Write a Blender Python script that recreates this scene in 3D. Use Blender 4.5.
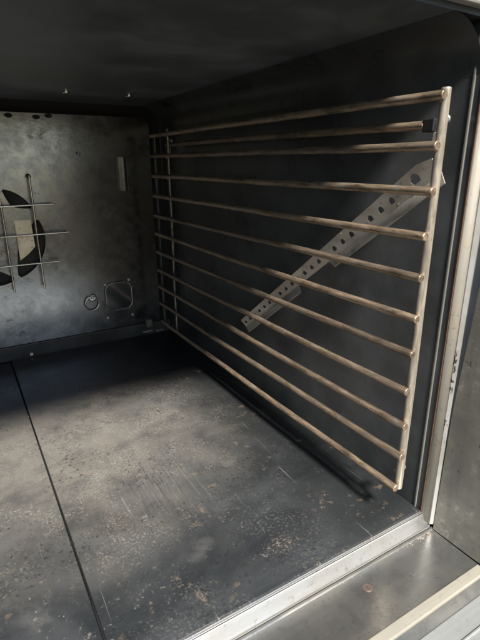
import bpy, bmesh, math, random
from mathutils import Vector, Matrix
random.seed(7)
R = math.radians
for o in list(bpy.data.objects):
    bpy.data.objects.remove(o)
scene = bpy.context.scene
COL = scene.collection

# ------------------------------------------------------------------ camera
YAW, PITCH, ROLL = 0.53875, 0.32347, -0.00499
CAM = Vector((-0.38141, -0.93116, 0.41341))
fw = Vector((math.sin(YAW) * math.cos(PITCH), math.cos(YAW) * math.cos(PITCH), -math.sin(PITCH)))
rt = Vector((math.cos(YAW), -math.sin(YAW), 0))
up = rt.cross(fw)
rt, up = rt * math.cos(ROLL) + up * math.sin(ROLL), up * math.cos(ROLL) - rt * math.sin(ROLL)
cd = bpy.data.cameras.new('camera')
cam = bpy.data.objects.new('camera', cd)
COL.objects.link(cam)
M = Matrix((rt, up, -fw)).transposed().to_4x4()
M.translation = CAM
cam.matrix_world = M
cd.sensor_fit = 'VERTICAL'
cd.sensor_height = 24
cd.lens = 466.92 / 640 * 24
cd.clip_start = 0.01
cd.clip_end = 100
cd.dof.use_dof = True
cd.dof.focus_distance = 0.62
cd.dof.aperture_fstop = 9.0
scene.camera = cam

# ------------------------------------------------------------------ light
SUN = Vector((0.17, 0.90, -1.0)).normalized()          # direction the sunlight travels
world = bpy.data.worlds.new('World')
scene.world = world
world.use_nodes = True
wn = world.node_tree
sky = wn.nodes.new('ShaderNodeTexSky')
sky.sky_type = 'NISHITA'
sky.sun_disc = False
sky.sun_elevation = math.asin(-SUN.z)
sky.sun_rotation = math.atan2(-SUN.x, -SUN.y)
sky.dust_density = 1.0
bg = wn.nodes['Background']
wn.links.new(sky.outputs[0], bg.inputs['Color'])
bg.inputs['Strength'].default_value = 0.052
sd = bpy.data.lights.new('sun', 'SUN')
sd.energy = 5.0
sd.angle = R(8.0)
sd.color = (1.0, 0.94, 0.86)
sun = bpy.data.objects.new('sun', sd)
COL.objects.link(sun)
sun.rotation_euler = (-SUN).to_track_quat('Z', 'Y').to_euler()
sun.location = (-1, -2, 2)

scene.view_settings.view_transform = 'Standard'
scene.view_settings.look = 'None'
scene.view_settings.exposure = 0.85
scene.view_settings.gamma = 1.0
scene.render.engine = 'CYCLES'
scene.render.resolution_x = 768
scene.render.resolution_y = 1024
scene.cycles.max_bounces = 10
scene.cycles.glossy_bounces = 6

# ------------------------------------------------------------------ materials
class Mat:
    def __init__(s, name):
        s.m = bpy.data.materials.new(name)
        s.m.use_nodes = True
        s.t = s.m.node_tree
        s.b = s.t.nodes['Principled BSDF']
        s.co = s.n('ShaderNodeTexCoord').outputs['Object']
    def n(s, typ):
        return s.t.nodes.new(typ)
    def put(s, sock, v):
        if hasattr(v, 'node'):
            s.t.links.new(v, sock)
        elif isinstance(v, (tuple, list)) and len(v) == 3 and sock.type == 'RGBA':
            sock.default_value = (*v, 1)
        else:
            sock.default_value = v
    def map(s, scale=(1, 1, 1), rot=(0, 0, 0), loc=(0, 0, 0)):
        k = s.n('ShaderNodeMapping')
        s.t.links.new(s.co, k.inputs['Vector'])
        k.inputs['Scale'].default_value = scale
        k.inputs['Rotation'].default_value = rot
        k.inputs['Location'].default_value = loc
        return k.outputs[0]
    def noise(s, scale, detail=4, rough=0.55, vec=None, dist=0.0):
        k = s.n('ShaderNodeTexNoise')
        s.t.links.new(vec or s.co, k.inputs['Vector'])
        k.inputs['Scale'].default_value = scale
        k.inputs['Detail'].default_value = detail
        k.inputs['Roughness'].default_value = rough
        k.inputs['Distortion'].default_value = dist
        return k.outputs['Fac']
    def voro(s, scale, vec=None, feature='F1', rnd=1.0):
        k = s.n('ShaderNodeTexVoronoi')
        k.feature = feature
        s.t.links.new(vec or s.co, k.inputs['Vector'])
        k.inputs['Scale'].default_value = scale
        k.inputs['Randomness'].default_value = rnd
        return k.outputs['Distance']
    def rng(s, v, a, b, c=0.0, d=1.0, smooth=True):
        k = s.n('ShaderNodeMapRange')
        k.interpolation_type = 'SMOOTHSTEP' if smooth else 'LINEAR'
        s.put(k.inputs['Value'], v)
        for i, x in zip(('From Min', 'From Max', 'To Min', 'To Max'), (a, b, c, d)):
            k.inputs[i].default_value = x
        return k.outputs[0]
    def math(s, op, a, b=0.0):
        k = s.n('ShaderNodeMath')
        k.operation = op
        s.put(k.inputs[0], a)
        s.put(k.inputs[1], b)
        return k.outputs[0]
    def mul(s, *a):
        r = a[0]
        for x in a[1:]:
            r = s.math('MULTIPLY', r, x)
        return r
    def mix(s, f, a, b):
        k = s.n('ShaderNodeMix')
        k.data_type = 'RGBA'
        s.put(k.inputs[0], f)
        s.put(k.inputs[6], a)
        s.put(k.inputs[7], b)
        return k.outputs[2]
    def sep(s):
        k = s.n('ShaderNodeSeparateXYZ')
        s.t.links.new(s.co, k.inputs[0])
        return k.outputs
    def blob(s, c, r, soft=0.5, sc=(1, 1, 1), warp=0.0, wscale=30):
        """1 inside an ellipsoid-shaped stain, 0 outside"""
        k = s.n('ShaderNodeVectorMath')
        k.operation = 'SUBTRACT'
        s.t.links.new(s.co, k.inputs[0])
        k.inputs[1].default_value = c
        q = s.n('ShaderNodeVectorMath')
        q.operation = 'MULTIPLY'
        s.t.links.new(k.outputs[0], q.inputs[0])
        q.inputs[1].default_value = sc
        l = s.n('ShaderNodeVectorMath')
        l.operation = 'LENGTH'
        s.t.links.new(q.outputs[0], l.inputs[0])
        v = l.outputs['Value']
        if warp:
            v = s.math('ADD', v, s.math('MULTIPLY', s.math('SUBTRACT', s.noise(wscale, 4), 0.5), warp))
        return s.rng(v, r * (1 - soft), r, 1.0, 0.0)
    def bump(s, h, strength=0.3, dist=0.001):
        k = s.n('ShaderNodeBump')
        k.inputs['Strength'].default_value = strength
        k.inputs['Distance'].default_value = dist
        s.t.links.new(h, k.inputs['Height'])
        s.t.links.new(k.outputs[0], s.b.inputs['Normal'])
    def set(s, color=None, rough=None, metal=None, spec=None):
        if color is not None: s.put(s.b.inputs['Base Color'], color)
        if rough is not None: s.put(s.b.inputs['Roughness'], rough)
        if metal is not None: s.put(s.b.inputs['Metallic'], metal)
        if spec is not None: s.put(s.b.inputs['Specular IOR Level'], spec)
        return s.m

def mat_enamel(name, base=(0.016, 0.019, 0.021), rough=0.38):
    m = Mat(name)
    n = m.noise(9, 6, 0.6)
    f = m.noise(160, 3)
    c = m.mix(m.rng(n, 0.35, 0.75), base, tuple(x * 1.9 for x in base))
    c = m.mix(m.mul(m.rng(m.noise(1.0, 5, 0.65, m.map((30, 30, 5))), 0.52, 0.72), 0.30), c, (0.075, 0.066, 0.054))
    c = m.mix(m.mul(m.rng(m.noise(60, 5, 0.7), 0.60, 0.72), 0.35), c, (0.06, 0.052, 0.042))
    m.bump(m.math('ADD', m.math('MULTIPLY', f, 0.35), n), 0.22, 0.0012)
    return m.set(c, m.rng(n, 0.3, 0.8, rough - 0.06, rough + 0.16), 0.0, 0.5)

def mat_floor():
    m = Mat('burnt_floor_steel')
    mid = m.noise(24, 6, 0.66, dist=0.5)
    fine = m.noise(330, 5, 0.72)
    finer = m.noise(700, 3, 0.7, m.map(loc=(2, 9, 1)))
    smear = m.noise(6, 6, 0.62, m.map((1, 1.9, 1), (0, 0, R(24))), 0.8)
    c = m.mix(m.rng(smear, 0.34, 0.66), (0.026, 0.030, 0.034), (0.060, 0.066, 0.072))
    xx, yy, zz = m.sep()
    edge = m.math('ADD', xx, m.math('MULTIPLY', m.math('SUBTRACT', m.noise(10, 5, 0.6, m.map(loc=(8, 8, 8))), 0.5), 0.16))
    rack_dark = m.rng(edge, -0.13, 0.0)  # floor colour darkened along the rack, hiding the rack's cast shadow
    # paler ash-grey over the middle of the plates, weaker towards the rack and the door
    area = m.blob((-0.315, -0.27, 0), 0.40, 0.90, (1.0, 1.2, 1), 0.30, 7)
    pale_mid = m.mul(area, m.rng(mid, 0.25, 0.62, 0.45, 1.0), m.rng(fine, 0.25, 0.6, 0.7, 1.0))
    c = m.mix(pale_mid, c, (0.215, 0.203, 0.182))
    # crusty flecks in clumps, at three sizes
    clump = m.rng(m.noise(15, 5, 0.7, m.map(loc=(1, 2, 3)), 0.8), 0.46, 0.62)
    fl = m.mul(m.rng(fine, 0.53, 0.60), clump)
    c = m.mix(m.mul(fl, m.rng(area, 0.0, 0.6, 0.22, 0.75)), c, (0.30, 0.288, 0.262))
    fl2 = m.mul(m.rng(m.noise(120, 5, 0.75, m.map(loc=(4, 4, 1))), 0.60, 0.66), m.rng(m.noise(9, 3), 0.42, 0.6))
    c = m.mix(m.mul(fl2, 0.55), c, (0.30, 0.28, 0.25))
    dk = m.mul(m.rng(m.noise(190, 5, 0.7, m.map(loc=(7, 1, 1))), 0.55, 0.63), m.rng(m.noise(12, 4, .6, m.map(loc=(6, 6, 1))), 0.45, 0.6))
    c = m.mix(m.mul(dk, 0.75), c, (0.022, 0.022, 0.022))
    c = m.mix(m.mul(rack_dark, 0.72), c, (0.016, 0.018, 0.019))
    # tan grease and rust flecks
    rust = m.mul(m.rng(m.noise(85, 5, 0.72, m.map(loc=(3.1, 7.7, 0))), 0.57, 0.66), m.rng(m.noise(11, 3, 0.6, m.map(loc=(9, 3, 0))), 0.50, 0.64))
    c = m.mix(m.mul(rust, 0.55), c, (0.26, 0.195, 0.14))
    for (x, y, r_) in ((-0.121, -0.593, 0.026), (-0.275, -0.46, 0.030), (-0.30, -0.515, 0.022), (-0.225, -0.40, 0.020)):
        c = m.mix(m.mul(m.blob((x, y, 0), r_, 0.9, (0.8, 1.7, 1), 0.05, 40), m.rng(fine, 0.48, 0.60), m.rng(mid, 0.38, 0.6), 0.6), c, (0.31, 0.25, 0.185))
    # rinsed drying marks
    for (x, y, r_) in ((-0.375, -0.538, 0.024), (-0.158, -0.510, 0.016), (-0.10, -0.43, 0.014), (-0.21, -0.55, 0.02)):
        c = m.mix(m.mul(m.blob((x, y, 0), r_, 0.55, (1, 1, 1), 0.030, 36), m.rng(finer, 0.3, 0.6, 0.4, 1.0), m.rng(mid, 0.36, 0.58), 0.26), c, (0.24, 0.24, 0.235))
    # scrub scratches, pale and dark, fanning slightly
    scm = m.blob((-0.195, -0.42, 0), 0.10, 0.9, (1, 0.75, 1), 0.08, 18)
    for ang, sx, col, amt in ((12, 620, (0.025, 0.025, 0.026), 0.42), (17, 430, (0.30, 0.29, 0.27), 0.24)):
        v = m.map((sx, 11, 1), (0, 0, R(ang)))
        c = m.mix(m.mul(m.rng(m.noise(1.0, 3, 0.6, v), 0.56, 0.62), scm, amt), c, col)
    for ang, sx, sy, lo in ((-38, 110, 4, 0.69), (25, 150, 3, 0.70), (71, 120, 4, 0.71)):
        v = m.map((sx, sy, 1), (0, 0, R(ang)), (ang, 3, 0))
        c = m.mix(m.mul(m.rng(m.noise(1.0, 3, 0.6, v), lo, lo + 0.03), 0.35), c, (0.30, 0.29, 0.27))
    h = m.math('ADD', m.math('MULTIPLY', fine, 0.45), m.math('MULTIPLY', mid, 0.5))
    h = m.math('ADD', h, m.math('MULTIPLY', m.math('ADD', fl, fl2), 0.6))
    m.bump(h, 0.30, 0.0009)
    rough = m.math('ADD', m.rng(smear, 0.3, 0.7, 0.26, 0.40), m.math('MULTIPLY', pale_mid, 0.16))
    return m.set(c, rough, 0.1, 0.6)

def mat_baffle():
    m = Mat('heat_stained_steel')
    big = m.noise(7, 5, 0.6, dist=0.3)
    mid = m.noise(45, 6, 0.68)
    c = m.mix(m.rng(big, 0.3, 0.7), (0.28, 0.315, 0.345), (0.44, 0.49, 0.53))
    spots = m.rng(m.noise(75, 4, 0.6, m.map((1, 1, 1.3))), 0.58, 0.68)
    c = m.mix(m.mul(spots, m.rng(m.noise(10, 3), 0.46, 0.64), 0.6), c, (0.07, 0.075, 0.08))
    c = m.mix(m.mul(m.rng(mid, 0.60, 0.72), 0.3), c, (0.34, 0.33, 0.31))
    # painted darker towards the rack side for the reflection of the dark wall
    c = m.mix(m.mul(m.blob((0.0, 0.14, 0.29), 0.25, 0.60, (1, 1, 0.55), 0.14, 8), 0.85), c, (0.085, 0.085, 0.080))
    m.bump(m.math('ADD', m.math('MULTIPLY', big, 1.5), m.math('MULTIPLY', mid, 0.35)), 0.16, 0.003)
    return m.set(c, m.rng(mid, 0.3, 0.7, 0.15, 0.30), 0.95, 0.5)

def mat_wire(name, light, dark, darkamt, metal=0.25, rough=0.48, grain=(1, 0.12, 1)):
    m = Mat(name)
    oi = m.n('ShaderNodeObjectInfo').outputs['Random']
    n = m.noise(60, 6, 0.7, m.map(tuple(0.25 if q < 1 else 1 for q in grain)))
    g = m.noise(260, 4, 0.7, m.map(grain))
    c = m.mix(m.rng(g, 0.36, 0.66), tuple(x * 0.62 for x in light), light)
    c = m.mix(m.mul(m.rng(n, 0.50, 0.68), darkamt), c, dark)
    c = m.mix(m.mul(m.rng(m.noise(150, 4, 0.7, m.map(tuple(0.3 if q < 1 else 1 for q in grain))), 0.57, 0.68), darkamt * 0.6), c, (0.16, 0.085, 0.045))
    c = m.mix(m.mul(m.rng(m.noise(60, 3, .5, m.map(loc=(4, 4, 4))), 0.62, 0.7), 0.5), c, (0.55, 0.52, 0.47))
    c = m.mix(m.math('MULTIPLY', oi, 0.40), c, (0.17, 0.145, 0.12))
    m.bump(g, 0.35, 0.0006)
    return m.set(c, m.rng(g, 0.3, 0.7, rough - 0.1, rough + 0.15), metal)

def mat_steel(name, base, rough, metal=0.8, streak=(60, 1, 1), stain=None, stainamt=0.4, dirt=0.3, rot=(0, 0, 0)):
    m = Mat(name)
    s1 = m.noise(1.0, 4, 0.6, m.map(tuple(6 * x for x in streak), rot))
    n = m.noise(14, 6, 0.65, dist=0.3)
    f = m.noise(130, 4, 0.65)
    c = m.mix(m.rng(s1, 0.3, 0.7), tuple(x * 0.93 for x in base), tuple(min(1, x * 1.05) for x in base))
    if stain:
        c = m.mix(m.mul(m.rng(n, 0.40, 0.68), stainamt), c, stain)
    c = m.mix(m.mul(m.rng(f, 0.58, 0.70), dirt), c, (0.09, 0.08, 0.07))
    c = m.mix(m.mul(m.rng(m.noise(37, 5, .7, m.map(loc=(2, 5, 8))), 0.60, 0.68), dirt * 0.9), c, (0.16, 0.14, 0.11))
    m.bump(m.math('ADD', m.math('MULTIPLY', s1, 0.4), n), 0.16, 0.0012)
    return m.set(c, m.rng(n, 0.3, 0.7, rough - 0.07, rough + 0.12), metal)

M_ENAMEL = mat_enamel('black_enamel', (0.048, 0.053, 0.055), 0.29)
M_CEIL = mat_enamel('sooty_enamel', (0.092, 0.103, 0.107), 0.36)
M_DARK = mat_enamel('soot_black', (0.008, 0.009, 0.010), 0.55)
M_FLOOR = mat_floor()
M_BAFFLE = mat_baffle()
M_RAIL = mat_wire('browned_rack_wire', (0.66, 0.51, 0.365), (0.17, 0.125, 0.085), 0.85, 0.70, 0.36)
M_POST = mat_wire('worn_rack_post', (0.74, 0.67, 0.55), (0.30, 0.20, 0.13), 0.45, 0.55, 0.32, (1, 1, 0.12))
M_BACKPOST = mat_wire('sooty_rack_post', (0.30, 0.28, 0.25), (0.05, 0.045, 0.04), 0.9, 0.8, 0.30, (1, 1, 0.6))
M_GUARD = mat_steel('guard_wire', (0.93, 0.91, 0.85), 0.20, 1.0, (4, 4, 4), (0.7, 0.64, 0.54), 0.4, 0.2)
M_BAR = mat_steel('dull_sheet_steel', (0.58, 0.56, 0.51), 0.40, 0.4, (4, 4, 4), (0.16, 0.145, 0.12), 0.5, 0.45)
M_DULL = mat_steel('dull_edge', (0.20, 0.195, 0.18), 0.65, 0.2, (9, 9, 1), (0.12, 0.11, 0.09), 0.5, 0.4)
M_JAMB = mat_steel('cream_worn_steel', (0.26, 0.245, 0.21), 0.62, 0.15, (60, 60, 0.6), (0.30, 0.25, 0.18), 0.6, 0.45)
M_RUST = mat_steel('rusty_edge', (0.20, 0.11, 0.065), 0.7, 0.1, (3, 3, 3), (0.08, 0.05, 0.035), 0.6, 0.5)
M_SILL = mat_steel('grey_sill_steel', (0.42, 0.43, 0.425), 0.27, 0.9, (1.2, 30, 1), (0.40, 0.38, 0.34), 0.45, 0.25)
M_TRIM = mat_steel('bright_trim_steel', (0.80, 0.82, 0.83), 0.30, 0.8, (1.0, 30, 30), (0.38, 0.33, 0.27), 0.5, 0.32)
M_LIP = mat_steel('cream_lip_steel', (0.44, 0.425, 0.37), 0.45, 0.35, (1, 30, 1), (0.48, 0.44, 0.36), 0.5, 0.15)
M_PALE = mat_steel('pale_front_steel', (0.50, 0.53, 0.54), 0.36, 0.55, (1, 30, 1), (0.42, 0.43, 0.43), 0.5, 0.1)
def mat_side():
    m = Mat('stained_side_steel')
    n = m.noise(11, 6, 0.68, dist=0.6)
    f = m.noise(110, 5, 0.7)
    v = m.noise(1.0, 5, 0.62, m.map((20, 20, 1.4), loc=(0, 0.35, 0)))
    c = m.mix(m.rng(n, 0.3, 0.7), (0.215, 0.215, 0.195), (0.30, 0.29, 0.25))
    c = m.mix(m.mul(m.rng(v, 0.50, 0.68), 0.65), c, (0.40, 0.33, 0.215))
    c = m.mix(m.mul(m.rng(v, 0.46, 0.32), 0.45), c, (0.16, 0.16, 0.148))
    c = m.mix(m.mul(m.rng(f, 0.52, 0.62), m.rng(n, 0.50, 0.62), 0.65), c, (0.44, 0.42, 0.37))
    c = m.mix(m.mul(m.rng(m.noise(60, 4, 0.7, m.map(loc=(3, 1, 4))), 0.66, 0.70), 0.8), c, (0.05, 0.045, 0.04))
    c = m.mix(m.mul(m.rng(f, 0.44, 0.34), 0.3), c, (0.13, 0.125, 0.11))
    m.bump(m.math('ADD', n, m.math('MULTIPLY', f, 0.3)), 0.2, 0.0012)
    return m.set(c, m.rng(n, 0.3, 0.7, 0.34, 0.52), 0.5)
M_SIDE = mat_side()
M_SCREW = mat_steel('screw_steel', (0.66, 0.65, 0.62), 0.28, 0.9, (3, 3, 3), None, 0, 0.2)
M_LENS = Mat('dark_cover_glass').set((0.16, 0.17, 0.175), 0.10, 0.9)
M_RUSTSCREW = mat_steel('rusty_screw', (0.13, 0.10, 0.08), 0.6, 0.3, (9, 9, 9), (0.07, 0.045, 0.035), 0.8, 0.6)
M_BLADE = mat_steel('fan_blade_steel', (0.80, 0.66, 0.46), 0.42, 0.8, (5, 5, 5), (0.55, 0.44, 0.30), 0.6, 0.9)
M_CRUMB = Mat('crumb')
M_CRUMB.set(M_CRUMB.mix(M_CRUMB.rng(M_CRUMB.noise(90, 2), 0.42, 0.58), (0.16, 0.13, 0.10), (0.33, 0.315, 0.285)), 0.8)
M_CRUMB = M_CRUMB.m

def mat_chipped():
    m = Mat('chipped_white_enamel')
    x, y, z = m.sep()
    n = m.noise(230, 4, 0.7, m.map((1, 1, 0.5)))
    def band(z0, z1, lo, hi):
        zz = m.mul(m.rng(z, z0 - 0.010, z0 + 0.006), m.rng(z, z1 + 0.010, z1 - 0.006))
        return m.mul(m.rng(n, lo, hi), zz)
    k = m.math('MAXIMUM', band(0.170, 0.215, 0.50, 0.53), band(0.100, 0.135, 0.56, 0.59))
    k = m.mul(m.math('MAXIMUM', k, m.rng(n, 0.70, 0.73)), m.rng(m.math('ABSOLUTE', x), 0.0668, 0.0662))
    c = m.mix(m.rng(m.noise(30, 4), 0.35, 0.7), (0.32, 0.32, 0.31), (0.26, 0.25, 0.225))
    c = m.mix(k, c, (0.02, 0.018, 0.016))
    return m.set(c, 0.4, 0.1)
M_CHIP = mat_chipped()

# ------------------------------------------------------------------ mesh helpers
def link(name, bm, mat, parent=None, smooth=False, origin=None):
    bmesh.ops.recalc_face_normals(bm, faces=bm.faces[:])
    me = bpy.data.meshes.new(name)
    off = Vector((0, 0, 0))
    if origin is not None:
        off = Vector(origin)
        bmesh.ops.translate(bm, verts=bm.verts[:], vec=-off)
    bm.to_mesh(me)
    bm.free()
    me.materials.append(mat)
    if smooth:
        for p in me.polygons:
            p.use_smooth = True
    o = bpy.data.objects.new(name, me)
    COL.objects.link(o)
    o.location = off
    if parent is not None:
        par(o, parent)
    return o

def wloc(o):
    return o.location + (wloc(o.parent) if o.parent else Vector((0, 0, 0)))

def par(o, parent):
    w = o.location.copy()
    o.parent = parent
    o.location = w - wloc(parent)

def empty(name, loc, label, cat):
    o = bpy.data.objects.new(name, None)
    COL.objects.link(o)
    o.location = loc
    o.empty_display_size = 0.05
    o['label'] = label
    o['category'] = cat
    return o

def box(bm, a, b, bev=0.0, seg=2):
    vs = [bm.verts.new((x, y, z)) for x in (a[0], b[0]) for y in (a[1], b[1]) for z in (a[2], b[2])]
    q = [(0, 1, 3, 2), (4, 6, 7, 5), (0, 4, 5, 1), (2, 3, 7, 6), (0, 2, 6, 4), (1, 5, 7, 3)]
    fs = [bm.faces.new([vs[i] for i in f]) for f in q]
    if bev:
        es = list({e for f in fs for e in f.edges})
        bmesh.ops.bevel(bm, geom=es, offset=bev, segments=seg, affect='EDGES', profile=0.5)
    return bm

def bx(name, a, b, mat, parent, bev=0.0006):
    return link(name, box(bmesh.new(), a, b, bev), mat, parent)

def tube(bm, pts, r, seg=14, cap=True, r2=None):
    pts = [Vector(p) for p in pts]
    rings = []
    n = len(pts)
    t0 = (pts[1] - pts[0]).normalized()
    ref = Vector((0, 0, 1)) if abs(t0.z) < 0.9 else Vector((0, 1, 0))
    for i, p in enumerate(pts):
        t = (pts[min(i + 1, n - 1)] - pts[max(i - 1, 0)]).normalized()
        u = t.cross(ref).normalized()
        v = t.cross(u)
        rr = r if not callable(r) else r(i / (n - 1))
        rings.append([bm.verts.new(p + (u * math.cos(2 * math.pi * k / seg) + v * math.sin(2 * math.pi * k / seg)) * rr) for k in range(seg)])
    for a, b in zip(rings, rings[1:]):
        for k in range(seg):
            bm.faces.new((a[k], a[(k + 1) % seg], b[(k + 1) % seg], b[k]))
    if cap:
        bm.faces.new(rings[0])
        bm.faces.new(rings[-1])
    return bm

def rod(name, p0, p1, r, mat, parent, wob=0.0, n=28, seg=14, sag=0.0):
    """a wire with slightly rounded cut ends and a little waviness"""
    p0, p1 = Vector(p0), Vector(p1)
    L = (p1 - p0).length
    d = (p1 - p0) / L
    ph = [random.uniform(0, 6.28) for _ in range(4)]
    side = d.cross(Vector((0, 0, 1)))
    side = side.normalized() if side.length > 1e-3 else Vector((1, 0, 0))
    upv = side.cross(d)
    ts = [0, 0.0006 / L, 0.0018 / L] + [i / n for i in range(1, n)] + [1 - 0.0018 / L, 1 - 0.0006 / L, 1]
    pts = []
    for t in ts:
        w = wob * (math.sin(t * 5 + ph[0]) + 0.4 * math.sin(t * 13 + ph[1]))
        w2 = wob * (math.sin(t * 4 + ph[2]) + 0.4 * math.sin(t * 11 + ph[3])) - sag * math.sin(t * math.pi)
        pts.append(p0 + d * (t * L) + side * w + upv * w2)
    def rad(t):
        return r
    bm = bmesh.new()
    m = len(ts)
    def rr(f):
        i = round(f * (m - 1))
        if i in (0, m - 1): return r * 0.88
        if i in (1, m - 2): return r * 0.99
        return r * (1 + 0.006 * math.sin(i * 2.1 + ph[0]))
    tube(bm, pts, rr, seg)
    o = link(name, bm, mat, parent, True)
    for p in o.data.polygons:
        if len(p.vertices) > 4: p.use_smooth = False
    return o

def sheet_profile(name, prof, axis, a, b, mat, parent, thick=0.0012, n=1, bev=True):
    """extrude an open section (list of 2D points) along an axis; a solidified sheet"""
    bm = bmesh.new()
    rows = []
    for i in range(n + 1):
        t = a + (b - a) * i / n
        row = []
        for (u, v) in prof:
            p = {'x': (t, u, v), 'z': (u, v, t)}[axis]
            row.append(bm.verts.new(p))
        rows.append(row)
    for r0, r1 in zip(rows, rows[1:]):
        for i in range(len(prof) - 1):
            bm.faces.new((r0[i], r0[i + 1], r1[i + 1], r1[i]))
    o = link(name, bm, mat, parent)
    md = o.modifiers.new('thickness', 'SOLIDIFY')
    md.thickness = thick
    md.offset = 0
    for p in o.data.polygons:
        p.use_smooth = False
    return o

def screw_mesh(name, r, h):
    bm = bmesh.new()
    seg = 16
    prof = [(r, 0), (r, h * 0.45), (r * 0.86, h * 0.8), (r * 0.5, h)]
    rings = [[bm.verts.new((rr * math.cos(2 * math.pi * k / seg), rr * math.sin(2 * math.pi * k / seg), z)) for k in range(seg)] for rr, z in prof]
    for a, b in zip(rings, rings[1:]):
        for k in range(seg):
            bm.faces.new((a[k], a[(k + 1) % seg], b[(k + 1) % seg], b[k]))
    # recessed drive socket
    low = [bm.verts.new((0.8 * v.co.x, 0.8 * v.co.y, h * 0.35)) for v in rings[-1]]
    for k in range(seg):
        bm.faces.new((rings[-1][k], rings[-1][(k + 1) % seg], low[(k + 1) % seg], low[k]))
    bm.faces.new(low)
    bmesh.ops.recalc_face_normals(bm, faces=bm.faces[:])
    me = bpy.data.meshes.new(name)
    bm.to_mesh(me)
    bm.free()
    me.materials.append(M_SCREW)
    for p in me.polygons:
        p.use_smooth = True
    return me
SCREW = screw_mesh('screw', 0.0062, 0.004)
def screw(loc, normal, parent, scale=1.0, mat=None, name='screw'):
    me = SCREW
    if mat:
        me = SCREW.copy()
        me.materials[0] = mat
    o = bpy.data.objects.new(name, me)
    COL.objects.link(o)
    o.location = loc
    o.rotation_euler = Vector(normal).to_track_quat('Z', 'Y').to_euler()
    o.scale = (scale,) * 3
    par(o, parent)
    return o

# ------------------------------------------------------------------ the oven
WX, LX = 0.055, -0.713                # right and left cavity walls
YF, YB = -0.637, 0.155                # front edge of the floor, back wall
ZC = 0.535                            # ceiling
SEAM = -0.3289
oven = empty('convection_oven', (-0.33, -0.24, -0.06),
             'sooty open convection oven cavity with black enamel walls and worn steel frame', 'oven')

bx('right_wall', (WX, -0.6285, -0.012), (WX + 0.003, YB + 0.003, ZC + 0.003), M_ENAMEL, oven, 0)
bx('left_wall', (LX - 0.003, -0.6285, -0.012), (LX, YB + 0.003, ZC + 0.003), M_ENAMEL, oven, 0)
bx('back_wall', (LX + 0.0005, YB, -0.012), (WX - 0.0005, YB + 0.003, ZC + 0.002), M_DARK, oven, 0)
ceil = bx('ceiling', (LX + 0.0005, -0.634, ZC), (WX - 0.0005, YB - 0.0005, ZC + 0.0085), M_CEIL, oven, 0)
bx('under_tray', (LX + 0.001, YF + 0.003, -0.010), (WX - 0.001, YB - 0.001, -0.0075), M_DARK, oven, 0)

bm = bmesh.new()
CR = 0.045
prof = [(WX - 0.0002 - CR * (1 - math.cos(a)), ZC - 0.0002 - CR * (1 - math.sin(a))) for a in [R(90) * k / 8 for k in range(9)]]
rows = [[bm.verts.new((x, y, z)) for x, z in prof] for y in (-0.634, YB - 0.001)]
for k in range(8):
    bm.faces.new((rows[0][k], rows[0][k + 1], rows[1][k + 1], rows[1][k]))
link('coved_corner', bm, M_ENAMEL, oven, True)

# two floor plates with an open joint
def plate(x0, x1, dz):
    bm = bmesh.new()
    nx, ny = 16, 30
    g = [[bm.verts.new((x0 + (x1 - x0) * i / nx, YF + (YB - 0.002 - YF) * j / ny,
          dz + 0.0009 * math.sin(4 * i / nx + 3 * x0 * 9) * math.sin(5 * j / ny + 1) * (0 < i < nx) * (0 < j < ny))) for j in range(ny + 1)] for i in range(nx + 1)]
    for i in range(nx):
        for j in range(ny):
            bm.faces.new((g[i][j], g[i + 1][j], g[i + 1][j + 1], g[i][j + 1]))
    o = link('floor_plate', bm, M_FLOOR, oven)
    for p in o.data.polygons: p.use_smooth = True
    md = o.modifiers.new('thickness', 'SOLIDIFY')
    md.thickness = 0.004
    md.offset = -1
    bv = o.modifiers.new('edge', 'BEVEL')
    bv.width = 0.0009
    bv.segments = 2
    bv.limit_method = 'ANGLE'
    return o
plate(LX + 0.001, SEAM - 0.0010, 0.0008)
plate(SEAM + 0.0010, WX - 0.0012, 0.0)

# lap edge on the right wall, rusty return and jamb section
bx('lap_edge', (WX - 0.0010, -0.6300, -0.006), (WX + 0.0018, -0.6272, ZC - 0.035), M_DULL, oven, 0.0008)
bx('wall_return', (WX + 0.0006, -0.6362, -0.009), (WX + 0.003, -0.6250, ZC + 0.004), M_ENAMEL, oven, 0)

def arc_pts(p0, p1, bulge, n=7):
    p0, p1 = Vector(p0), Vector(p1)
    d = p1 - p0
    nrm = Vector((d.y, -d.x)).normalized()
    return [tuple(p0 + d * (i / n) + nrm * bulge * math.sin(math.pi * i / n)) for i in range(n + 1)]

frame = bpy.data.objects.new('door_frame', None)
COL.objects.link(frame)
frame.location = (WX, -0.64, 0)
par(frame, oven)
TOPZ = ZC + 0.006
# upright: rusty inner edge, rounded cream face, dark joint, chipped white strip, face behind the side panel
def upright(sx, cx):
    f = lambda pts: [(cx + sx * (x - WX), y) for x, y in pts]
    z0, z1 = -0.012, TOPZ
    sheet_profile('rusty_edge', f([(WX + 0.0008, -0.6368), (WX + 0.0004, -0.6385)]), 'z', z0 + .012, z1, M_RUST, frame, 0.0014)
    o = sheet_profile('jamb_face', f(arc_pts((WX + 0.0006, -0.6385), (WX + 0.0082, -0.6452), 0.0012)), 'z', z0, z1, M_JAMB, frame, 0.0010)
    for p in o.data.polygons: p.use_smooth = True
    sheet_profile('joint_shadow_gap', f([(WX + 0.0078, -0.6425), (WX + 0.0110, -0.6435)]), 'z', z0, z1, M_DARK, frame, 0.001)
    sheet_profile('white_strip', f([(WX + 0.0092, -0.6440), (WX + 0.0092, -0.6462), (WX + 0.0125, -0.6482), (WX + 0.075, -0.6490)]), 'z', z0 - .004, z1, M_CHIP, frame, 0.0010)
upright(1, WX)
upright(-1, LX)
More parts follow.
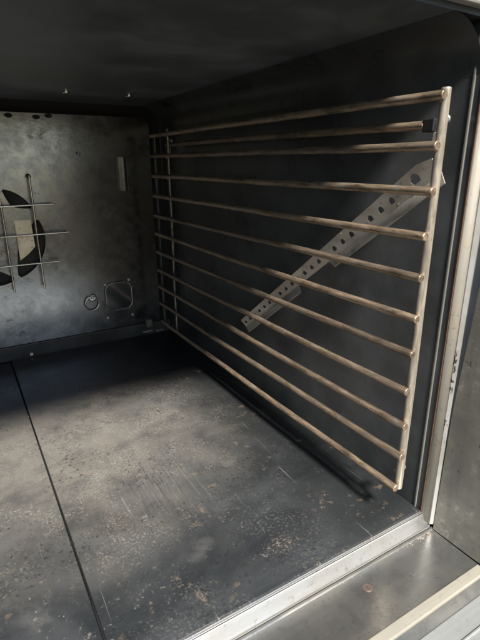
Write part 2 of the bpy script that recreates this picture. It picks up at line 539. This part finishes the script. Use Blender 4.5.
# head of the opening
bx('head_face', (LX - 0.02, -0.6440, ZC + 0.0045), (WX + 0.007, -0.6338, ZC + 0.028), M_BAR, frame, 0.002)

# bottom strip of the frame, groove, sill, front lip
def bar_x(name, prof, mat, x0, x1, par_, thick=0.001, smooth=False):
    o = sheet_profile(name, prof, 'x', x0, x1, mat, par_, thick, 24)
    if smooth:
        for p in o.data.polygons: p.use_smooth = True
    return o
bar_x('floor_edge_bead', arc_pts((-0.6395, 0.0005), (-0.6355, 0.0010), 0.0010, 5), M_TRIM, LX, WX + 0.002, frame, 0.0008, True)
bar_x('bottom_strip', arc_pts((-0.6460, -0.0195), (-0.6398, -0.0008), 0.0006, 7), M_TRIM, LX, WX + 0.0075, frame, 0.001, True)
bar_x('groove', [(-0.6500, -0.0262), (-0.6450, -0.0240), (-0.6440, -0.0200)], M_BAR, LX, WX + 0.012, frame, 0.001)
sill = bar_x('sill_plate', [(-0.7110, -0.0250), (-0.6500, -0.0240), (-0.6482, -0.0228), (-0.6476, -0.0205)], M_SILL, LX - 0.02, WX + 0.0121, oven, 0.0012)
bx('front_lip', (LX - 0.02, -0.7230, -0.0330), (WX + 0.0105, -0.7113, -0.0225), M_LIP, oven, 0.0011)
bar_x('lip_fall', [(-0.7316, -0.0345), (-0.7232, -0.0262)], M_SILL, LX - 0.02, WX + 0.0105, oven, 0.001)
bx('lower_front_panel', (LX - 0.02, -0.790, -0.060), (WX + 0.012, -0.7320, -0.0335), M_PALE, oven, 0.0014)
bx('panel_rib', (LX - 0.02, -0.757, -0.0337), (WX + 0.012, -0.7545, -0.0318), M_PALE, oven, 0.0008)

# side panel standing forward of the opening (its rear edge leans forward towards the top)
bm = bmesh.new()
px = WX + 0.0125
yz = [(-0.6488, -0.0235), (-0.6505, 0.14), (-0.6590, 0.30), (-0.680, 0.56), (-0.98, 0.56), (-0.98, -0.30), (-0.7925, -0.30), (-0.7925, -0.0235)]
v0 = [bm.verts.new((px, y, z)) for y, z in yz]
bm.faces.new(v0)
side = link('side_panel', bm, M_SIDE, oven)
md = side.modifiers.new('thickness', 'SOLIDIFY'); md.thickness = 0.004; md.offset = 1
side.modifiers.new('edge', 'BEVEL').width = 0.0008
side['label'] = 'stained grey steel panel to the right of the opening'

# sill screw and bracket screws
screw((-0.0647, -0.6685, -0.0242), (0, 0, 1), sill, 0.9, M_RUSTSCREW, 'rusty_screw').scale.z = 0.35
for s in ((-0.178, -0.001, ZC), (-0.0665, -0.006, ZC)):
    screw(s, (0, 0, -1), ceil, 1.0, M_GUARD)

# ---- fan baffle on the back wall
BY = 0.140
BX0, BX1, BZ0, BZ1 = -0.681, 0.023, 0.0375, 0.510
FC, FR = (-0.324, 0.2735), 0.106
def baffle():
    bm = bmesh.new()
    N = 64
    # quad fan between the round inlet and a rectangle of points
    inner, outer = [], []
    for k in range(N):
        a = 2 * math.pi * k / N
        c, s = math.cos(a), math.sin(a)
        inner.append((FC[0] + FR * c, FC[1] + FR * s))
        tx = ((BX1 if c > 0 else BX0) - FC[0]) / c if abs(c) > 1e-6 else 1e9
        tz = ((BZ1 if s > 0 else BZ0) - FC[1]) / s if abs(s) > 1e-6 else 1e9
        t = min(tx, tz)
        outer.append((FC[0] + t * c, FC[1] + t * s))
    # snap nearest points to the corners
    for cx, cz in ((BX0, BZ0), (BX0, BZ1), (BX1, BZ0), (BX1, BZ1)):
        i = min(range(N), key=lambda k: (outer[k][0] - cx) ** 2 + (outer[k][1] - cz) ** 2)
        outer[i] = (cx, cz)
    rings = []
    for f in (0.0, 0.04, 0.35, 0.7, 1.0):
        ring = []
        for (ix, iz), (ox, oz) in zip(inner, outer):
            dy = 0.0
            if f == 0.0: dy = 0.0
            ring.append(bm.verts.new((ix + (ox - ix) * f, BY + dy, iz + (oz - iz) * f)))
        rings.append(ring)
    # folded edge
    rings.append([bm.verts.new((v.co.x, BY + 0.012, v.co.z)) for v in rings[-1]])
    for a, b in zip(rings, rings[1:]):
        for k in range(N):
            bm.faces.new((a[k], a[(k + 1) % N], b[(k + 1) % N], b[k]))
    # shallow dents
    for v in bm.verts:
        if v.co.y == BY:
            pass
    return link('fan_baffle', bm, M_BAFFLE, oven)
baf = baffle()
# base channel under the baffle
bx('base_channel', (LX + 0.002, BY + 0.004, 0.001), (WX - 0.003, YB - 0.0006, 0.034), M_ENAMEL, oven, 0.002)
screw((-0.2855, BY + 0.004, 0.009), (0, -1, 0.3), oven, 0.7)

# louvre slot
bm = bmesh.new()
lx, lz, lh = -0.0475, 0.392, 0.036
prof = [(-0.0090, 0.0), (-0.005, -0.0002), (0.002, -0.0009), (0.0065, -0.0015)]
rows = [[bm.verts.new((lx + u, BY + v - 0.0002, lz + s * lh * (1 - 0.06 * (i == 0)))) for i, (u, v) in enumerate(prof)] for s in (-1, 1)]
for i in range(3):
    bm.faces.new((rows[0][i], rows[0][i + 1], rows[1][i + 1], rows[1][i]))
base = [[bm.verts.new((lx + u, BY, lz + s * lh)) for u, v in prof] for s in (-1, 1)]
for k in (0, 1):
    for i in range(3):
        bm.faces.new((rows[k][i], rows[k][i + 1], base[k][i + 1], base[k][i]))
link('louvre', bm, M_BAFFLE, baf)
bx('louvre_slot', (lx + 0.0076, BY - 0.0004, lz - lh), (lx + 0.0125, BY + 0.0002, lz + lh), M_DARK, baf, 0)
bx('slot_edge', (lx + 0.0128, BY - 0.0016, lz - lh), (lx + 0.0150, BY - 0.0001, lz + lh), M_BAFFLE, baf, 0.0004)

# pull ring with its knob
bm = bmesh.new()
rc = Vector((-0.1425, BY - 0.006, 0.108))
ring_pts = [rc + Vector((0.0155 * math.cos(a), -0.001 * math.sin(a), 0.0165 * math.sin(a))) for a in [2 * math.pi * k / 28 for k in range(29)]]
tube(bm, ring_pts, 0.0017, 8, False)
ring = link('pull_ring', bm, M_GUARD, baf, True)
screw((-0.1400, BY - 0.0005, 0.1205), (0, -1, 0.25), baf, 1.45, M_GUARD)

# cover plate with rounded corners and four screws
def rounded_rect(cx, cz, w, h, r, n=6):
    pts = []
    for (sx, sz, a0) in ((1, 1, 0), (-1, 1, 90), (-1, -1, 180), (1, -1, 270)):
        for k in range(n + 1):
            a = R(a0 + 90 * k / n)
            pts.append((cx + sx * (w / 2 - r) + r * math.cos(a), cz + sz * (h / 2 - r) + r * math.sin(a)))
    return pts
def prism_y(name, pts, y0, y1, mat, parent, bev=0.0008):
    bm = bmesh.new()
    a = [bm.verts.new((x, y0, z)) for x, z in pts]
    b = [bm.verts.new((x, y1, z)) for x, z in pts]
    fa = bm.faces.new(a)
    bm.faces.new(b)
    n = len(pts)
    for k in range(n):
        bm.faces.new((a[k], a[(k + 1) % n], b[(k + 1) % n], b[k]))
    if bev:
        bmesh.ops.bevel(bm, geom=list(fa.edges), offset=bev, segments=2, affect='EDGES')
    return link(name, bm, mat, parent)
prism_y('cover_plate', rounded_rect(-0.078, 0.116, 0.062, 0.066, 0.018), BY - 0.005, BY - 0.0002, M_LENS, baf, 0.002)
bm = bmesh.new()
rr = rounded_rect(-0.078, 0.116, 0.062, 0.066, 0.018)
tube(bm, [(x, BY - 0.0046, z) for x, z in rr + rr[:1]], 0.0010, 6, False)
link('cover_edge_highlight', bm, M_SCREW, baf, True)  # bright tube added as the highlight along the cover's edges
for s in ((-0.108, 0.147), (-0.051, 0.152), (-0.1085, 0.066), (-0.0475, 0.0635)):
    screw((s[0], BY - 0.0004, s[1]), (0, -1, 0), baf, 0.6)
screw((-0.137, BY - 0.0003, 0.434), (0, -1, 0), baf, 0.75, M_BAFFLE)
for x, z in ((-0.2605, 0.504), (-0.2102, 0.5028), (-0.187, 0.506), (-0.43, 0.504)):
    prism_y('bolt_hole', [(x + 0.0075 * math.cos(a), z + 0.0042 * math.sin(a)) for a in [2 * math.pi * k / 14 for k in range(14)]],
            BY - 0.0006, BY + 0.0002, M_DARK, baf, 0)

# ---- inlet spider and fan behind the round opening
def inlet_plate(holes, y, mat, parent):
    """a round plate with lens-shaped openings between its arms"""
    bm = bmesh.new()
    NA = 240
    def gap(a):
        for a0, a1, rm, lo, hi, pw in holes:
            for aa in (a, a - 360):
                if a0 < aa < a1:
                    k = math.sin(math.pi * (aa - a0) / (a1 - a0)) ** pw
                    return rm - lo * k, rm + hi * k, True
        return 0.85, 0.85, False
    cols = []
    for i in range(NA):
        a = 360 * i / NA
        g0, g1, h = gap(a)
        c_, s_ = math.cos(R(a)), math.sin(R(a))
        P = lambda f: bm.verts.new((FC[0] + FR * f * c_, y, FC[1] + FR * f * s_))
        v1 = P(g0)
        cols.append((P(0.02), v1, P(g1) if h else v1, P(1.03)))
    for i in range(NA):
        A_, B_ = cols[i], cols[(i + 1) % NA]
        for k in (0, 2):
            vs = []
            for v in (A_[k], B_[k], B_[k + 1], A_[k + 1]):
                if v not in vs: vs.append(v)
            bm.faces.new(vs)
    # fill the small steps at the ends of each opening
    o = link('inlet_plate', bm, mat, parent)
    md = o.modifiers.new('thickness', 'SOLIDIFY'); md.thickness = 0.0016; md.offset = 0
    return o
holes = [(33, 72, 0.93, 0.22, 0.03, 0.8), (-66, 19, 0.90, 0.42, 0.06, 0.55),
         (212, 288, 0.90, 0.32, 0.06, 0.55), (118, 192, 0.90, 0.32, 0.06, 0.55)]
spider = inlet_plate(holes, BY + 0.0014, M_BAFFLE, oven)
fan = bpy.data.objects.new('fan', None)
COL.objects.link(fan)
fan.location = (FC[0], BY + 0.01, FC[1])
par(fan, oven)
prism_y('fan_disc', [(FC[0] + 0.115 * math.cos(a), FC[1] + 0.115 * math.sin(a)) for a in [2 * math.pi * k / 40 for k in range(40)]], BY + 0.0125, BY + 0.0140, M_DARK, fan, 0)
bm = bmesh.new()
q = [(-0.279, 0.305), (-0.248, 0.304), (-0.247, 0.250), (-0.262, 0.236), (-0.280, 0.224)]
bm.faces.new([bm.verts.new((x, BY + 0.0005 - (0.305 - z) * 0.17, z)) for x, z in q])
blade = link('fan_blade', bm, M_BLADE, fan)
md = blade.modifiers.new('thickness', 'SOLIDIFY'); md.thickness = 0.0014; md.offset = 0

# ---- wire guard in front of the inlet
guard = bpy.data.objects.new('fan_guard', None)
COL.objects.link(guard)
guard.location = (FC[0], 0.12, FC[1])
par(guard, oven)
for z, x1 in ((0.3345, -0.199), (0.2755, -0.1758), (0.2155, -0.1995)):
    rod('wire', (2 * FC[0] - x1, 0.1205, z - 0.0012), (x1, 0.1195, z + 0.0012), 0.0021, M_GUARD, guard, 0.0003, 14, 10)
for x, z0, z1 in ((-0.241, 0.160, 0.394), (-0.3002, 0.158, 0.350), (-0.3500, 0.158, 0.392), (-0.407, 0.160, 0.39)):
    rod('wire', (x, 0.1240, z0), (x, 0.1240, z1), 0.0021, M_GUARD, guard, 0.0003, 14, 10)
rod('guard_stud', (-0.241, 0.1225, 0.391), (-0.241, BY + 0.001, 0.393), 0.0038, M_DARK, guard, 0, 3, 10)

# ---- brackets that carry the rack
for i, (y, z) in enumerate(((-0.612, 0.4515), (0.055, 0.459))):
    b = bx('hanger_bracket', (0.0300, y - 0.006, z - 0.024), (0.0360, y + 0.003, z - 0.010), M_BAR, oven, 0.001)
    screw((0.0380, y - 0.004, z + 0.001), (-1, -0.4, 0.2), oven, 0.8)
bx('hanger_block', (0.0260, -0.6120, 0.4415), (0.0360, -0.5990, 0.4535), M_DARK, oven, 0.001)
rod('hanger_rod', (0.030, -0.600, 0.4475), (0.030, 0.060, 0.4525), 0.0044, M_RAIL, oven, 0.0005, 24)
rod('rack_stud', (0.0135, -0.6270, 0.0700), (0.0300, -0.623, 0.0680), 0.0040, M_DULL, oven, 0, 4)
bx('foot_bracket', (-0.030, 0.092, 0.0405), (-0.016, 0.104, 0.0590), M_DULL, oven, 0.001)
bx('foot_clip', (-0.0400, 0.090, 0.0290), (-0.0170, 0.101, 0.0320), M_SCREW, oven, 0.0008)
bx('foot_clip', (-0.0075, 0.088, 0.0270), (0.0100, 0.098, 0.0300), M_SCREW, oven, 0.0008)
rod('foot_tab', (0.0030, 0.012, 0.0600), (0.0030, 0.060, 0.0540), 0.0022, M_SCREW, oven, 0, 4, 8)

# ------------------------------------------------------------------ the rack guide
L, ZB, ST = 0.6381, 0.0597, 0.041
rack = empty('rack_guide', (0.004, -0.32, 0.055),
             'tall wire rack guide with eleven browned rails along the right oven wall', 'oven rack')
for i in range(11):
    z = ZB + ST * (10 - i) + random.uniform(-0.0012, 0.0012)
    rod('rail', (random.uniform(-.0006, .0006), -L - random.uniform(0.001, 0.005), z), (0.0, 0.070, z + random.uniform(-.001, .001)),
        0.0042, M_RAIL, rack, 0.0007, 30, 16, 0.0006)
rod('post', (0.0092, -L + 0.0030, ZB - 0.006), (0.0092, -L + 0.0030, ZB + 10 * ST + 0.0065), 0.0044, M_POST, rack, 0.0004, 24, 16)
rod('post', (0.0085, 0.0, ZB - 0.006), (0.0085, 0.0, ZB + 10 * ST + 0.010), 0.0036, M_BACKPOST, rack, 0.0005, 24, 14)
rod('post', (0.0070, 0.068, ZB - 0.004), (0.0070, 0.068, ZB + 10 * ST + 0.006), 0.0036, M_ENAMEL, rack, 0.0004, 18, 12)
# weld beads where rails meet the posts
def bead_mesh():
    bm = bmesh.new()
    bmesh.ops.create_icosphere(bm, subdivisions=2, radius=0.0030)
    for v in bm.verts:
        v.co.x *= 0.8
        v.co *= 1 + random.uniform(-.12, .12)
    me = bpy.data.meshes.new('weld')
    bm.to_mesh(me); bm.free()
    me.materials.append(M_RAIL)
    for p in me.polygons: p.use_smooth = True
    return me
BEAD = bead_mesh()
for i in range(11):
    for y in (-L + 0.003, 0.0):
        for dz in (-1,):
            o = bpy.data.objects.new('weld', BEAD)
            COL.objects.link(o)
            o.location = (0.0052, y + random.uniform(-.001, .001), ZB + ST * (10 - i) + dz * 0.0034)
            o.scale = (1, random.uniform(.7, 1.0), random.uniform(.6, .9))
            o.rotation_euler = (random.uniform(0, 3), 0, 0)
            par(o, rack)

# ------------------------------------------------------------------ loose perforated strip behind the rails
strip = empty('perforated_strip', (0.025, -0.27, 0.135),
              'loose grey perforated steel strip wedged diagonally behind the rack rails', 'metal strip')
U0, U1 = Vector((0.018, -0.2664, 0.1534)), Vector((0.018, -0.6170, 0.4216))
F0, F1 = Vector((0.031, -0.2551, 0.1346)), Vector((0.031, -0.6260, 0.4060))
F0 = Vector((0.0255, -0.2720, 0.1415))
F1 = Vector((0.0255, -0.6290, 0.4040))
def holed():
    bm = bmesh.new()
    N = 25
    P = lambda s, t: U0.lerp(U1, s).lerp(F0.lerp(F1, s), t)
    key = {}
    def vert(p):
        k = tuple(round(x, 6) for x in p)
        if k not in key: key[k] = bm.verts.new(p)
        return key[k]
    for i in range(N):
        s0, s1 = i / N, (i + 1) / N
        big = i == N - 2
        h0, h1 = s0 + (0.18 if big else 0.27) / N, s0 + (0.85 if big else 0.73) / N
        t0, t1 = (0.20, 0.66) if big else (0.36, 0.70)
        if i == N - 1:
            bm.faces.new([vert(P(*q)) for q in ((s0, 0), (s1, 0.25), (s1, 1), (s0, 1))])
            continue
        o = [P(s0, 0), P((s0 + s1) / 2, 0), P(s1, 0), P(s1, 0.5), P(s1, 1), P((s0 + s1) / 2, 1), P(s0, 1), P(s0, 0.5)]
        m = 0.25
        hs, ht = (h1 - h0), (t1 - t0)
        hole = [P(h0 + hs * m, t0 + ht * .08), P((h0 + h1) / 2, t0), P(h1 - hs * m, t0 + ht * .08), P(h1, t0 + ht * .55),
                P(h1 - hs * .1, t1), P((h0 + h1) / 2, t1), P(h0 + hs * .1, t1), P(h0, t0 + ht * .55)]
        ov = [vert(p) for p in o]
        hv = [bm.verts.new(p) for p in hole]
        for k in range(8):
            bm.faces.new((ov[k], ov[(k + 1) % 8], hv[(k + 1) % 8], hv[k]))
    o = link('holed_flange', bm, M_BAR, strip)
    md = o.modifiers.new('thickness', 'SOLIDIFY'); md.thickness = 0.0012; md.offset = 0
    return o
holed()
def flange(s0, s1, A, B, cut0=0.0, cut1=0.0):
    bm = bmesh.new()
    n = 8
    a, b = [], []
    for k in range(n + 1):
        s = s0 + (s1 - s0) * k / n
        a.append(bm.verts.new(F0.lerp(F1, s) + Vector((-0.0003, 0, -0.0004))))
        sb = min(max(s, s0 + cut0), s1 - cut1)
        b.append(bm.verts.new(A.lerp(B, sb) + Vector((0, 0, random.uniform(-.0002, .0002)))))
    for k in range(n):
        bm.faces.new((a[k], a[k + 1], b[k + 1], b[k]))
    o = link('plain_flange', bm, M_BAR, strip)
    md = o.modifiers.new('thickness', 'SOLIDIFY'); md.thickness = 0.0012; md.offset = 0
A, B = Vector((0.018, -0.2929, 0.1392)), Vector((0.018, -0.6391, 0.3950))
flange(0.0, 0.405, A, B, 0.0, 0.008)
flange(0.575, 1.0, A, B, 0.012, 0.0)
# little punched burrs catching the light
for k in range(9):
    s = random.uniform(0.05, 0.98)
    p = U0.lerp(U1, s).lerp(F0.lerp(F1, s), random.choice((0.12, 0.9))) + Vector((-0.0012, 0, 0))
    bm = bmesh.new()
    bmesh.ops.create_icosphere(bm, subdivisions=1, radius=random.uniform(0.0006, 0.0013), matrix=Matrix.Translation(p))
    link('burr', bm, M_SCREW, strip, True)

# ------------------------------------------------------------------ crumbs and baked-on grit
def grit(name, label, pts, smin, smax, flat=0.45):
    bm = bmesh.new()
    for p in pts:
        r = random.uniform(smin, smax) * random.uniform(0.5, 1)
        g = bmesh.ops.create_icosphere(bm, subdivisions=1, radius=r)
        for v in g['verts']:
            v.co *= random.uniform(0.6, 1.3)
            v.co.z *= flat
            v.co = Matrix.Rotation(random.uniform(0, 6), 3, 'Z') @ v.co if False else v.co
            v.co += Vector(p)
    o = link(name, bm, M_CRUMB, None)
    o['kind'] = 'stuff'
    o['label'] = label
    o['category'] = 'crumbs'
    return o
pts = []
for k in range(230):
    x, y = random.uniform(-0.5, 0.045), random.uniform(-0.63, -0.02)
    pts.append((x, y, 0.0008 + (0.001 if x < SEAM else 0)))
for k in range(60):
    pts.append((random.uniform(-0.45, 0.05), -0.634 + abs(random.gauss(0, 0.006)), 0.001))
grit('floor_crumbs', 'tiny pale crumbs scattered over the dark oven floor', pts, 0.0004, 0.0013)
pts = []
for k in range(120):
    x = WX + 0.006 - abs(random.gauss(0, 0.016))
    pts.append((x, random.uniform(-0.6545, -0.6475), -0.0232))
for k in range(40):
    pts.append((random.uniform(-0.3, 0.05), random.gauss(-0.6495, 0.001), -0.0235))
grit('sill_grit', 'baked grit in the front right corner of the steel sill', pts, 0.0005, 0.0014, 0.6)
